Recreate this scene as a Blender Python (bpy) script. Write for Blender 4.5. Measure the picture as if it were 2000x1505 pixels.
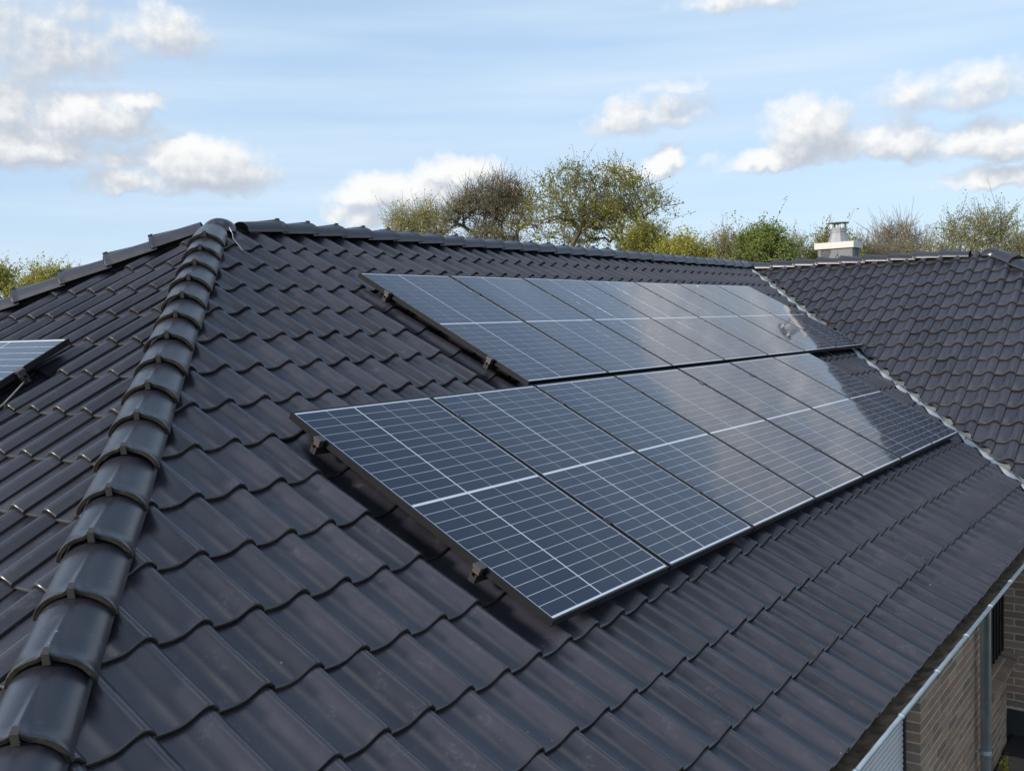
import bpy, bmesh, math, random
import numpy as np
from mathutils import Matrix, Vector, noise

random.seed(7)
rng = np.random.default_rng(7)
for o in list(bpy.data.objects):
    bpy.data.objects.remove(o, do_unlink=True)
S = bpy.context.scene
COL = S.collection
R = math.radians

# ------------------------------------------------------------------ camera
cam_d = bpy.data.cameras.new('camera')
cam = bpy.data.objects.new('camera', cam_d)
COL.objects.link(cam)
S.camera = cam
CAM = Vector((-3.39310657, -2.28208969, 1.2263903))
c_r = Vector((0.58500719, -0.81048117, -0.02978007))
c_d = Vector((-0.06610609, -0.01105446, -0.99775136))
c_f = Vector((0.80832949, 0.58566037, -0.06004468))
cam.matrix_world = Matrix(((c_r.x, -c_d.x, -c_f.x, CAM.x), (c_r.y, -c_d.y, -c_f.y, CAM.y),
                           (c_r.z, -c_d.z, -c_f.z, CAM.z), (0, 0, 0, 1)))
cam_d.sensor_width = 36.0
cam_d.lens = 36.0 * 1955.0 / 2000.0
cam_d.clip_start = 0.05
cam_d.clip_end = 3000.0
S.render.resolution_x, S.render.resolution_y = 1024, 770
S.cycles.max_bounces = 5
S.cycles.diffuse_bounces = 3
S.cycles.glossy_bounces = 3
S.cycles.transmission_bounces = 3

# ------------------------------------------------------------------ light
SUN_EL, SUN_AZ = 22.0, 161.0          # azimuth counted from +X towards +Y
sdir = Vector((math.cos(R(SUN_EL)) * math.cos(R(SUN_AZ)), math.cos(R(SUN_EL)) * math.sin(R(SUN_AZ)), math.sin(R(SUN_EL))))
sun_d = bpy.data.lights.new('sun', 'SUN')
sun_d.energy = 2.9
sun_d.angle = R(8.0)
sun_d.color = (1.0, 0.92, 0.80)
sun = bpy.data.objects.new('sun', sun_d)
COL.objects.link(sun)
sun.rotation_euler = (-sdir).to_track_quat('-Z', 'Y').to_euler()
S.view_settings.view_transform = 'Standard'
S.view_settings.look = 'None'
S.view_settings.exposure = 0.42
S.view_settings.gamma = 1.0
S.view_settings.use_curve_mapping = False

world = bpy.data.worlds.new('World')
S.world = world
world.use_nodes = True
world.cycles.sampling_method = 'MANUAL'
world.cycles.sample_map_resolution = 512


def N(nt, kind, ins=None, **props):
    n = nt.nodes.new(kind)
    for k, v in props.items():
        setattr(n, k, v)
    if ins:
        for k, v in ins.items():
            sock = n.inputs[k]
            if hasattr(v, 'is_output') or isinstance(v, bpy.types.NodeSocket):
                nt.links.new(v, sock)
            else:
                sock.default_value = v
    return n


def M(nt, op, a, b=None, c=None, clamp=False):
    n = nt.nodes.new('ShaderNodeMath')
    n.operation = op
    n.use_clamp = clamp
    for i, v in enumerate((a, b, c)):
        if v is None:
            continue
        if isinstance(v, bpy.types.NodeSocket):
            nt.links.new(v, n.inputs[i])
        else:
            n.inputs[i].default_value = v
    return n.outputs[0]


def MIX(nt, fac, a, b, blend='MIX'):
    n = nt.nodes.new('ShaderNodeMix')
    n.data_type = 'RGBA'
    n.blend_type = blend
    for idx, v in ((0, fac), (6, a), (7, b)):
        if isinstance(v, bpy.types.NodeSocket):
            nt.links.new(v, n.inputs[idx])
        else:
            n.inputs[idx].default_value = v if idx == 0 else (tuple(v) + (1.0,) if len(v) == 3 else v)
    return n.outputs[2]


def RAMP(nt, fac, stops, interp='LINEAR'):
    n = nt.nodes.new('ShaderNodeValToRGB')
    n.color_ramp.interpolation = interp
    els = n.color_ramp.elements
    while len(els) < len(stops):
        els.new(0.5)
    for e, (p, c) in zip(els, stops):
        e.position = p
        e.color = tuple(c) + (1.0,) if len(c) == 3 else c
    nt.links.new(fac, n.inputs[0])
    return n.outputs[0]


def px_dir(x, y):
    """compass direction (azimuth, elevation in degrees) of a cloud seen at a pixel of the photograph"""
    v = c_f + c_r * ((x - 1000.0) / 1955.0) + c_d * ((y - 752.5) / 1955.0)
    v.normalize()
    return math.degrees(math.atan2(v.y, v.x)), math.degrees(math.asin(v.z))


# cumulus puffs: azimuth, elevation, half width, half height, strength (degrees of sky)
PX = 0.0293
PUFFS = []
for x, y, rx, ry, a in [
    (60, 300, 150, 55, 1.0), (160, 245, 130, 60, .95), (250, 205, 75, 30, .8), (20, 215, 90, 60, .75),
    (60, 80, 190, 110, .62), (310, 75, 110, 60, .72),
    (390, 330, 130, 62, 1.15), (470, 350, 80, 45, .9), (290, 355, 130, 38, .85), (225, 318, 40, 24, .8),
    (800, 385, 150, 42, 1.05), (900, 345, 90, 40, 1.0), (700, 425, 80, 26, .8), (760, 365, 70, 30, .8),
    (1290, 330, 48, 34, 1.1), (1230, 345, 60, 30, .9),
    (1270, 225, 120, 34, .55), (1220, 250, 70, 30, .6), (1300, 175, 80, 18, .42),
    (1580, 255, 90, 66, 1.1), (1640, 290, 150, 45, 1.0), (1500, 318, 120, 28, .85), (1760, 280, 60, 50, .8),
    (1950, 285, 150, 44, 1.0), (1940, 350, 100, 28, .95), (1860, 185, 190, 44, .6),
    (1480, 0, 130, 36, .75),
]:
    az, el = px_dir(x, y)
    PUFFS.append((az, el, rx * PX * 1.15, ry * PX * 1.2, a * 1.08))
# the bank mirrored in the panels, just above the top of the picture on the right
PUFFS += [(13.0, 20.8, 8.0, 4.0, 1.6), (5.5, 21.5, 6.0, 4.2, 1.5), (2.0, 18.5, 6.0, 3.6, 1.4), (9.5, 18.2, 7.0, 2.4, 1.4)]

def VM(nt, op, *args):
    n = nt.nodes.new('ShaderNodeVectorMath')
    n.operation = op
    for i, v in enumerate(args):
        if isinstance(v, bpy.types.NodeSocket):
            nt.links.new(v, n.inputs[i])
        else:
            n.inputs[i].default_value = v
    return n.outputs['Value'] if op == 'DOT_PRODUCT' else n.outputs[0]


g = bpy.data.node_groups.new('cloud_puffs', 'ShaderNodeTree')
g.interface.new_socket('P', in_out='INPUT', socket_type='NodeSocketVector')
g.interface.new_socket('Density', in_out='OUTPUT', socket_type='NodeSocketFloat')
gi = g.nodes.new('NodeGroupInput')
go = g.nodes.new('NodeGroupOutput')
acc = None
for az, el, rx, ry, a in PUFFS:
    q = VM(g, 'MULTIPLY_ADD', gi.outputs['P'], (1 / rx, 1 / ry, 0), (-az / rx, -el / ry, 0))
    q = VM(g, 'MAXIMUM', q, VM(g, 'MULTIPLY', q, (-1, -1.7, 0)))        # flat cloud base
    v = M(g, 'MULTIPLY_ADD', VM(g, 'DOT_PRODUCT', q, q), -a * .62, a * .62)
    acc = v if acc is None else M(g, 'MAXIMUM', acc, v)
g.links.new(M(g, 'MAXIMUM', acc, -1.0), go.inputs['Density'])

wt = world.node_tree
wt.nodes.clear()
wo = wt.nodes.new('ShaderNodeOutputWorld')
bg = wt.nodes.new('ShaderNodeBackground')
wt.links.new(bg.outputs[0], wo.inputs[0])
sky = N(wt, 'ShaderNodeTexSky', sky_type='NISHITA', sun_disc=False, sun_elevation=R(SUN_EL),
        sun_rotation=R(90.0 - SUN_AZ), altitude=0.0, air_density=1.0, dust_density=1.0, ozone_density=1.0)
tc = wt.nodes.new('ShaderNodeTexCoord')
sx = N(wt, 'ShaderNodeSeparateXYZ', {0: tc.outputs['Generated']})
azd = M(wt, 'MULTIPLY', M(wt, 'ARCTAN2', sx.outputs[1], sx.outputs[0]), 180.0 / math.pi)
eld = M(wt, 'MULTIPLY', M(wt, 'ARCSINE', sx.outputs[2]), 180.0 / math.pi)
P0 = N(wt, 'ShaderNodeCombineXYZ', {0: azd, 1: eld})
nw = N(wt, 'ShaderNodeTexNoise', {'Vector': P0.outputs[0], 'Scale': 0.9, 'Detail': 2.0, 'Roughness': 0.5})
PWP = VM(wt, 'MULTIPLY_ADD', nw.outputs['Color'], (2.0, 1.2, 0.0), VM(wt, 'ADD', P0.outputs[0], (-1.0, -.6, 0.0)))
d0, d1 = [N(wt, 'ShaderNodeGroup', node_tree=g) for _ in range(2)]
wt.links.new(PWP, d0.inputs[0])
wt.links.new(VM(wt, 'ADD', PWP, (0.6, 1.1, 0.0)), d1.inputs[0])
nz0, nz1 = [N(wt, 'ShaderNodeTexNoise', {'Vector': v_, 'Scale': 0.33, 'Detail': 7.0, 'Roughness': 0.6}).outputs['Fac']
            for v_ in (P0.outputs[0], VM(wt, 'ADD', P0.outputs[0], (0.25, 0.5, 0.0)))]
# clouds in the rest of the sky, outside this field of view
gen = N(wt, 'ShaderNodeTexNoise', {'Vector': tc.outputs['Generated'], 'Scale': 2.6, 'Detail': 4.0, 'Roughness': 0.55})
gv = M(wt, 'MULTIPLY_ADD', gen.outputs['Fac'], 5.0, -.50 * 5.0 + 1.0)
azc = M(wt, 'ABSOLUTE', M(wt, 'SUBTRACT', azd, 35.0))
m1 = N(wt, 'ShaderNodeMapRange', {'Value': azc, 'From Min': 40.0, 'From Max': 75.0}, interpolation_type='SMOOTHSTEP')
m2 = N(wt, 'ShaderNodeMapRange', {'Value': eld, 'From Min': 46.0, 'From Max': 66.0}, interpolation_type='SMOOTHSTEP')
gv = M(wt, 'MULTIPLY_ADD', gv, M(wt, 'MAXIMUM', m1.outputs[0], m2.outputs[0]), -1.0)
blob = M(wt, 'MAXIMUM', d0.outputs[0], gv)
dens = M(wt, 'ADD', blob, M(wt, 'MULTIPLY_ADD', nz0, 1.5, -.75))
lit = M(wt, 'ADD', M(wt, 'MULTIPLY', M(wt, 'SUBTRACT', d0.outputs[0], d1.outputs[0]), 1.25),
        M(wt, 'MULTIPLY', M(wt, 'SUBTRACT', nz0, nz1), 2.2))
lit = N(wt, 'ShaderNodeMapRange', {'Value': lit, 'From Min': -0.38, 'From Max': 0.78}, interpolation_type='SMOOTHSTEP').outputs[0]
alpha = N(wt, 'ShaderNodeMapRange', {'Value': dens, 'From Min': -0.08, 'From Max': M(wt, 'MULTIPLY_ADD', lit, -.10, .62)}, interpolation_type='SMOOTHSTEP').outputs[0]
ccol = MIX(wt, lit, (0.40, 0.435, 0.49), (0.75, 0.745, 0.735))
# thin streaky veil high in the air
vs = N(wt, 'ShaderNodeVectorMath', {0: P0.outputs[0], 1: (0.035, 0.42, 1.0)}, operation='MULTIPLY')
veil = N(wt, 'ShaderNodeTexNoise', {'Vector': vs.outputs[0], 'Scale': 1.0, 'Detail': 4.0, 'Roughness': 0.5})
vf = N(wt, 'ShaderNodeMapRange', {'Value': veil.outputs['Fac'], 'From Min': 0.34, 'From Max': 0.68, 'To Max': 0.6}).outputs[0]
skyc = N(wt, 'ShaderNodeVectorMath', {0: sky.outputs[0], 1: (0.105, 0.105, 0.105)}, operation='MULTIPLY')
hz = N(wt, 'ShaderNodeMapRange', {'Value': eld, 'From Min': 12.0, 'From Max': 40.0, 'To Min': .64, 'To Max': .17}, interpolation_type='SMOOTHSTEP').outputs[0]
air = MIX(wt, hz, skyc.outputs[0], (0.455, 0.615, 0.83))         # summer haze, thicker towards the horizon
vf = M(wt, 'MULTIPLY', vf, M(wt, 'MULTIPLY', hz, 1.6))
air = MIX(wt, vf, air, (0.55, 0.655, 0.76))
ccol = N(wt, 'ShaderNodeVectorMath', {0: ccol, 'Scale': M(wt, 'MULTIPLY_ADD', m2.outputs[0], .9, 1.0)}, operation='SCALE').outputs[0]   # added brightness on unseen zenith cloud, for light streaks along the tile rolls
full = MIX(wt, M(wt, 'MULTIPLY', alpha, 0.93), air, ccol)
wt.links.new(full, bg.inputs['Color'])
bg.inputs['Strength'].default_value = 1.0

# ------------------------------------------------------------------ helpers


def mat(name, build):
    m = bpy.data.materials.new(name)
    m.use_nodes = True
    nt = m.node_tree
    nt.nodes.clear()
    out = nt.nodes.new('ShaderNodeOutputMaterial')
    b = nt.nodes.new('ShaderNodeBsdfPrincipled')
    nt.links.new(b.outputs[0], out.inputs[0])
    build(nt, b, out)
    return m


def setp(nt, b, **kw):
    for k, v in kw.items():
        s = b.inputs[k.replace('_', ' ')]
        if isinstance(v, bpy.types.NodeSocket):
            nt.links.new(v, s)
        elif s.type == 'RGBA':
            s.default_value = tuple(v) + (1.0,)
        else:
            s.default_value = v


def simple(name, col, rough=0.6, metal=0.0, var=0.15, scale=20.0, bump=0.0, coat=0.0, spec=0.5):
    def f(nt, b, out):
        t = nt.nodes.new('ShaderNodeTexCoord')
        n = N(nt, 'ShaderNodeTexNoise', {'Vector': t.outputs['Object'], 'Scale': scale, 'Detail': 5.0})
        k = N(nt, 'ShaderNodeMapRange', {'Value': n.outputs['Fac'], 'From Min': .3, 'From Max': .7, 'To Min': 1 - var, 'To Max': 1 + var})
        c = N(nt, 'ShaderNodeVectorMath', {0: tuple(col), 'Scale': k.outputs[0]}, operation='SCALE')
        setp(nt, b, Base_Color=c.outputs[0], Roughness=rough, Metallic=metal, Coat_Weight=coat, Specular_IOR_Level=spec)
        if bump:
            bp = N(nt, 'ShaderNodeBump', {'Strength': bump, 'Distance': 0.01, 'Height': n.outputs['Fac']})
            nt.links.new(bp.outputs[0], b.inputs['Normal'])
    return mat(name, f)


def tile_mat(name, base, rough):
    def f(nt, b, out):
        geo = nt.nodes.new('ShaderNodeNewGeometry')
        oi = nt.nodes.new('ShaderNodeObjectInfo')
        rnd = M(nt, 'FRACT', M(nt, 'ADD', geo.outputs['Random Per Island'], oi.outputs['Random']))
        pos = geo.outputs['Position']
        n1 = N(nt, 'ShaderNodeTexNoise', {'Vector': pos, 'Scale': 9.0, 'Detail': 5.0, 'Roughness': .6})
        n2 = N(nt, 'ShaderNodeTexNoise', {'Vector': pos, 'Scale': 60.0, 'Detail': 4.0, 'Roughness': .7})
        n3 = N(nt, 'ShaderNodeTexNoise', {'Vector': pos, 'Scale': 1.6, 'Detail': 3.0})
        k = M(nt, 'ADD', 0.72, M(nt, 'MULTIPLY', rnd, 0.56))
        k = M(nt, 'MULTIPLY', k, M(nt, 'ADD', 0.75, M(nt, 'MULTIPLY', n1.outputs['Fac'], 0.5)))
        c = N(nt, 'ShaderNodeVectorMath', {0: tuple(base), 'Scale': k}, operation='SCALE').outputs[0]
        # pale dust scuffs
        sc = N(nt, 'ShaderNodeMapRange', {'Value': M(nt, 'MULTIPLY', n2.outputs['Fac'], n1.outputs['Fac']), 'From Min': .31, 'From Max': .46, 'To Max': .24}).outputs[0]
        c = MIX(nt, sc, c, (.20, .20, .20))
        # lichen specks and droppings
        vo = N(nt, 'ShaderNodeTexVoronoi', {'Vector': pos, 'Scale': 21.0, 'Randomness': 1.0})
        pick = N(nt, 'ShaderNodeSeparateColor', {0: vo.outputs['Color']})
        spot = M(nt, 'LESS_THAN', vo.outputs['Distance'], M(nt, 'MULTIPLY', M(nt, 'SUBTRACT', pick.outputs[0], 0.90), 1.1))
        c = MIX(nt, M(nt, 'MULTIPLY', spot, M(nt, 'ADD', .25, M(nt, 'MULTIPLY', n2.outputs['Fac'], .5))), c, (.34, .34, .32))
        r = M(nt, 'ADD', M(nt, 'ADD', rough - .10, M(nt, 'MULTIPLY', n1.outputs['Fac'], 0.12)), M(nt, 'MULTIPLY', sc, .35))
        r = M(nt, 'ADD', r, M(nt, 'ADD', M(nt, 'MULTIPLY', n3.outputs['Fac'], 0.08), M(nt, 'MULTIPLY', rnd, .07)))
        setp(nt, b, Base_Color=c, Roughness=r, Specular_IOR_Level=1.0)
        bp = N(nt, 'ShaderNodeBump', {'Strength': .12, 'Distance': .004, 'Height': n2.outputs['Fac']})
        nt.links.new(bp.outputs[0], b.inputs['Normal'])
    return mat(name, f)


def tile_edge_mat(name):
    def f(nt, b, out):
        geo = nt.nodes.new('ShaderNodeNewGeometry')
        n1 = N(nt, 'ShaderNodeTexNoise', {'Vector': geo.outputs['Position'], 'Scale': 14.0, 'Detail': 4.0, 'Roughness': .65})
        c = RAMP(nt, n1.outputs['Fac'], [(.38, (.03, .028, .027)), (.56, (.055, .049, .04)), (.74, (.085, .08, .062))])
        setp(nt, b, Base_Color=c, Roughness=.9, Specular_IOR_Level=.2)
    return mat(name, f)


MT = {}
MT['tile'] = tile_mat('anthracite_glazed_clay', (.029, .028, .039), .28)
MT['tile_edge'] = tile_edge_mat('weathered_tile_edge')
MT['cap'] = tile_mat('anthracite_cap_clay', (.026, .026, .036), .29)
MT['deck'] = simple('underlay', (.02, .02, .022), .9)
MT['clip'] = simple('clip_metal', (.10, .095, .09), .45, .6)
MT['frame'] = simple('black_anodised_aluminium', (.025, .026, .030), .38, .6, var=.05)
MT['frame_lit'] = simple('frame_edge', (.03, .032, .036), .35, .6, var=.05)
MT['clamp'] = simple('clamp_metal', (.13, .12, .115), .42, .7, var=.08)
MT['rail'] = simple('rail_metal', (.05, .05, .052), .45, .7, var=.08)
MT['zinc'] = simple('weathered_zinc', (.44, .52, .59), .42, .25, var=.12, scale=6)
MT['lead'] = simple('valley_metal', (.42, .46, .48), .5, .2, var=.16, scale=9, bump=.15)
MT['debris'] = simple('gutter_silt', (.10, .075, .048), .95, var=.6, scale=14, bump=.8)
MT['moss'] = simple('dry_moss', (.075, .055, .03), .95, var=.5, scale=40, bump=.6)
MT['mortar'] = simple('mortar', (.52, .48, .41), .9, var=.12, scale=30, bump=.3)
MT['soffit'] = simple('soffit', (.25, .23, .2), .8)
MT['dark'] = simple('dark_frame', (.012, .014, .018), .35)
MT['shutter'] = simple('shutter_aluminium', (.60, .64, .70), .45, .1, var=.05, scale=4)
MT['paver'] = simple('paver', (.16, .145, .125), .85, var=.15, scale=9, bump=.25)
MT['plinth'] = simple('dark_plinth', (.03, .032, .036), .7)
MT['white_metal'] = simple('cap_sheet', (.60, .585, .56), .45, 0.0, var=.04)
MT['steel'] = simple('stainless_steel', (.38, .38, .39), .45, .6, var=.05)
MT['slate'] = simple('grey_slate', (.15, .16, .18), .55, var=.12, scale=12, bump=.1)
MT['cord'] = simple('white_cord', (.7, .7, .68), .7, var=.05)
MT['cable'] = simple('grey_cable', (.25, .25, .25), .6, var=.05)
MT['bark'] = simple('bark', (.15, .125, .10), .9, var=.3, scale=8)
MT['bark2'] = simple('reddish_bark', (.20, .135, .10), .9, var=.3, scale=8)
MT['twig'] = simple('twig', (.26, .225, .185), .9, var=.2, scale=8)


def brick_mat():
    def f(nt, b, out):
        oi = nt.nodes.new('ShaderNodeObjectInfo')
        geo = nt.nodes.new('ShaderNodeNewGeometry')
        rnd = M(nt, 'FRACT', M(nt, 'ADD', geo.outputs['Random Per Island'], oi.outputs['Random']))
        n1 = N(nt, 'ShaderNodeTexNoise', {'Vector': geo.outputs['Position'], 'Scale': 30.0, 'Detail': 5.0, 'Roughness': .65})
        c = RAMP(nt, rnd, [(0, (0.293, 0.209, 0.160)), (.22, (0.353, 0.253, 0.194)), (.42, (0.251, 0.194, 0.157)), (.6, (0.375, 0.291, 0.230)), (.78, (0.206, 0.169, 0.144)), (.9, (0.308, 0.196, 0.153)), (1, (0.160, 0.137, 0.126))])
        k = M(nt, 'ADD', .7, M(nt, 'MULTIPLY', n1.outputs['Fac'], .6))
        c = N(nt, 'ShaderNodeVectorMath', {0: c, 'Scale': k}, operation='SCALE').outputs[0]
        setp(nt, b, Base_Color=c, Roughness=.85)
        bp = N(nt, 'ShaderNodeBump', {'Strength': .4, 'Distance': .006, 'Height': n1.outputs['Fac']})
        nt.links.new(bp.outputs[0], b.inputs['Normal'])
    return mat('brown_brick', f)


MT['brick'] = brick_mat()


def cell_mat():
    def f(nt, b, out):
        t = nt.nodes.new('ShaderNodeTexCoord')
        oi = nt.nodes.new('ShaderNodeObjectInfo')
        s = N(nt, 'ShaderNodeSeparateXYZ', {0: t.outputs['Object']})
        w = M(nt, 'ABSOLUTE', M(nt, 'SUBTRACT', M(nt, 'FRACT', M(nt, 'ADD', M(nt, 'MULTIPLY', s.outputs[0], 60.0), .5)), .5))
        line = M(nt, 'LESS_THAN', w, .13)
        k = M(nt, 'ADD', .85, M(nt, 'MULTIPLY', oi.outputs['Random'], .3))
        c = N(nt, 'ShaderNodeVectorMath', {0: (.0055, .0115, .036), 'Scale': k}, operation='SCALE').outputs[0]
        c = MIX(nt, line, c, (.022, .034, .070))
        geo = nt.nodes.new('ShaderNodeNewGeometry')
        du = N(nt, 'ShaderNodeTexNoise', {'Vector': geo.outputs['Position'], 'Scale': 2.2, 'Detail': 6.0, 'Roughness': .65})
        dust = N(nt, 'ShaderNodeMapRange', {'Value': du.outputs['Fac'], 'From Min': .42, 'From Max': .8, 'To Max': .02}).outputs[0]
        c = MIX(nt, dust, c, (.30, .30, .28))
        cr = M(nt, 'MULTIPLY_ADD', du.outputs['Fac'], .05, .018)
        setp(nt, b, Base_Color=c, Roughness=.35, Coat_Weight=1.0, Coat_Roughness=cr, Coat_IOR=1.3, Specular_IOR_Level=.2)
    return mat('solar_cell_under_glass', f)


def sheet_mat():
    def f(nt, b, out):
        setp(nt, b, Base_Color=(.78, .82, .88), Roughness=.5, Coat_Weight=1.0, Coat_Roughness=.04, Coat_IOR=1.3, Specular_IOR_Level=.2)
    return mat('white_backsheet_under_glass', f)


MT['cell'] = cell_mat()
MT['sheet'] = sheet_mat()


def leaf_mat(name, col, col2):
    def f(nt, b, out):
        geo = nt.nodes.new('ShaderNodeNewGeometry')
        n = N(nt, 'ShaderNodeTexNoise', {'Vector': geo.outputs['Position'], 'Scale': .9, 'Detail': 2.0})
        r = M(nt, 'ADD', M(nt, 'MULTIPLY', geo.outputs['Random Per Island'], .6), M(nt, 'MULTIPLY', n.outputs['Fac'], .5), clamp=True)
        c = MIX(nt, r, col, col2)
        setp(nt, b, Base_Color=c, Roughness=.6, Specular_IOR_Level=.25)
        tr = N(nt, 'ShaderNodeBsdfTranslucent', {'Color': c})
        ms = N(nt, 'ShaderNodeMixShader', {0: .45, 1: b.outputs[0], 2: tr.outputs[0]})
        nt.links.new(ms.outputs[0], out.inputs[0])
    return mat(name, f)


MT['leaf_olive'] = leaf_mat('olive_leaf', (.22, .24, .035), (.40, .39, .07))
MT['leaf_gold'] = leaf_mat('golden_leaf', (.33, .33, .05), (.52, .48, .09))
MT['leaf_green'] = leaf_mat('fresh_leaf', (.16, .23, .05), (.31, .37, .10))
MT['leaf_pale'] = leaf_mat('pale_bud', (.30, .32, .12), (.45, .45, .18))
MT['leaf_brown'] = leaf_mat('brownish_bud', (.28, .24, .09), (.38, .35, .12))


def ground_mat():
    def f(nt, b, out):
        geo = nt.nodes.new('ShaderNodeNewGeometry')
        n = N(nt, 'ShaderNodeTexNoise', {'Vector': geo.outputs['Position'], 'Scale': .8, 'Detail': 8.0})
        c = RAMP(nt, n.outputs['Fac'], [(.3, (.045, .07, .02)), (.7, (.09, .12, .035))])
        setp(nt, b, Base_Color=c, Roughness=.9)
    return mat('grass_ground', f)


MT['ground'] = ground_mat()


def link(o, parent=None):
    COL.objects.link(o)
    if parent is not None:
        o.parent = parent
    return o


def tag(o, label=None, cat=None, group=None, kind=None):
    if label:
        o['label'] = label
    if cat:
        o['category'] = cat
    if group:
        o['group'] = group
    if kind:
        o['kind'] = kind
    return o


def empty(name, loc=(0, 0, 0), parent=None):
    o = bpy.data.objects.new(name, None)
    o.empty_display_size = .1
    o.location = loc
    return link(o, parent)


def mesh_from(name, verts, faces, mats, midx=None, smooth=False, sharp=None):
    me = bpy.data.meshes.new(name)
    me.from_pydata([tuple(v) for v in verts], [], faces)
    for m in (mats if isinstance(mats, (list, tuple)) else [mats]):
        me.materials.append(m)
    if midx is not None:
        me.polygons.foreach_set('material_index', np.asarray(midx, dtype=np.int32))
    if smooth is True:
        me.polygons.foreach_set('use_smooth', np.ones(len(me.polygons), dtype=bool))
    if sharp:
        me.update()
        at = me.attributes.get('sharp_edge') or me.attributes.new('sharp_edge', 'BOOLEAN', 'EDGE')
        ss = {tuple(sorted(e)) for e in sharp}
        at.data.foreach_set('value', np.array([tuple(sorted(e.vertices)) in ss for e in me.edges], dtype=bool))
    me.update()
    return me


def obj(name, me, parent=None, mw=None):
    o = bpy.data.objects.new(name, me)
    link(o, parent)
    if mw is not None:
        o.matrix_basis = mw
    return o


def box_data(x0, x1, y0, y1, z0, z1):
    v = [(x, y, z) for z in (z0, z1) for y in (y0, y1) for x in (x0, x1)]
    f = [(0, 2, 3, 1), (4, 5, 7, 6), (0, 1, 5, 4), (2, 6, 7, 3), (0, 4, 6, 2), (1, 3, 7, 5)]
    return v, f


class MB:
    def __init__(self):
        self.v, self.f = [], []

    def add(self, v, f):
        o = len(self.v)
        self.v += [tuple(p) for p in v]
        self.f += [tuple(i + o for i in q) for q in f]
        return self

    def box(self, *a):
        return self.add(*box_data(*a))

    def tube(self, pts, rad, seg=8, cap=True):
        pts = [Vector(p) for p in pts]
        rad = rad if isinstance(rad, (list, tuple)) else [rad] * len(pts)
        vs, fs = [], []
        for i, p in enumerate(pts):
            d = (pts[min(i + 1, len(pts) - 1)] - pts[max(i - 1, 0)]).normalized()
            u = d.orthogonal().normalized() if abs(d.z) > .95 else d.cross(Vector((0, 0, 1))).normalized()
            w = d.cross(u)
            for k in range(seg):
                a = 2 * math.pi * k / seg
                vs.append(p + (u * math.cos(a) + w * math.sin(a)) * rad[i])
        for i in range(len(pts) - 1):
            for k in range(seg):
                a, b = i * seg + k, i * seg + (k + 1) % seg
                fs.append((a, b, b + seg, a + seg))
        if cap:
            fs.append(tuple(range(seg))[::-1])
            fs.append(tuple(range((len(pts) - 1) * seg, len(pts) * seg)))
        return self.add(vs, fs)

    def lathe(self, prof, c, seg=20):
        vs, fs = [], []
        for r, z in prof:
            for k in range(seg):
                a = 2 * math.pi * k / seg
                vs.append((c[0] + r * math.cos(a), c[1] + r * math.sin(a), c[2] + z))
        for i in range(len(prof) - 1):
            for k in range(seg):
                a, b = i * seg + k, i * seg + (k + 1) % seg
                fs.append((a, b, b + seg, a + seg))
        return self.add(vs, fs)

    def build(self, name, m, parent=None, smooth=False, bevel=0.0):
        me = mesh_from(name, self.v, self.f, m, smooth=smooth)
        if bevel:
            bm = bmesh.new()
            bm.from_mesh(me)
            bmesh.ops.bevel(bm, geom=bm.edges[:], offset=bevel, segments=1, affect='EDGES')
            bm.to_mesh(me)
            bm.free()
        return obj(name, me, parent)


def in_view(p, margin=40):
    d = Vector(p) - CAM
    z = d.dot(c_f)
    if z < .2:
        return False
    x = 1000 + 1955 * d.dot(c_r) / z
    y = 752.5 + 1955 * d.dot(c_d) / z
    return -margin < x < 2000 + margin and -margin < y < 1505 + margin


# ------------------------------------------------------------------ geometry of the roofs
TH = R(28.0)
T = math.tan(TH)
YR = 4.12                        # main ridge
HA, HB = 0.97, -2.413             # hip plan line X = HA*Y + HB
KV = 7.95                        # valley X - Y
XR2 = YR + KV                    # wing ridge
YA2 = 0.50                       # wing ridge end
LTH = math.atan(T / HA)
KL = -0.44 - T * 2.0 / math.tan(LTH)
CV = 0.125 / math.cos(TH)        # vertical drop of the tile plane under the panel plane
XA = HA * YR + HB                # main apex
ZR = T * YR - CV                 # roof plane height at the ridges
GZ = -3.07                       # ground
PAN = -0.135


class Frame:
    def __init__(self, o, a, b):
        self.o, self.a, self.b = Vector(o), Vector(a).normalized(), Vector(b).normalized()
        self.n = self.a.cross(self.b).normalized()

    def p(self, a, b, n=0.0):
        return self.o + self.a * a + self.b * b + self.n * n

    def mw(self, a, b, n=0.0):
        q = self.p(a, b, n)
        m = Matrix((self.a, self.b, self.n)).transposed().to_4x4()
        m.translation = q
        return m


F_MAIN = Frame((0, 0, 0), (1, 0, 0), (0, math.cos(TH), math.sin(TH)))
F_LEFT = Frame((KL, 0, 0), (0, -1, 0), (math.cos(LTH), 0, math.sin(LTH)))
F_WING = Frame((KV, 0, 0), (0, -1, 0), (math.cos(TH), 0, math.sin(TH)))

# ------------------------------------------------------------------ setting
gm = mesh_from('ground', [(-400, -400, GZ - .03), (500, -400, GZ - .03), (500, 500, GZ - .03), (-400, 500, GZ - .03)], [(0, 1, 2, 3)], MT['ground'])
tag(obj('ground', gm), kind='structure')

# ------------------------------------------------------------------ the house
house = empty('brick_house', (0, 0, GZ))
house.matrix_parent_inverse = Matrix.Identity(4)
tag(house, 'brown brick bungalow under dark grey hipped tile roof with a side wing', 'house')
HI = Matrix.Translation((0, 0, -GZ))


def hpart(o):
    """parts are modelled in world coordinates under the house empty"""
    o.parent = house
    o.matrix_parent_inverse = HI
    return o


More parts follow.
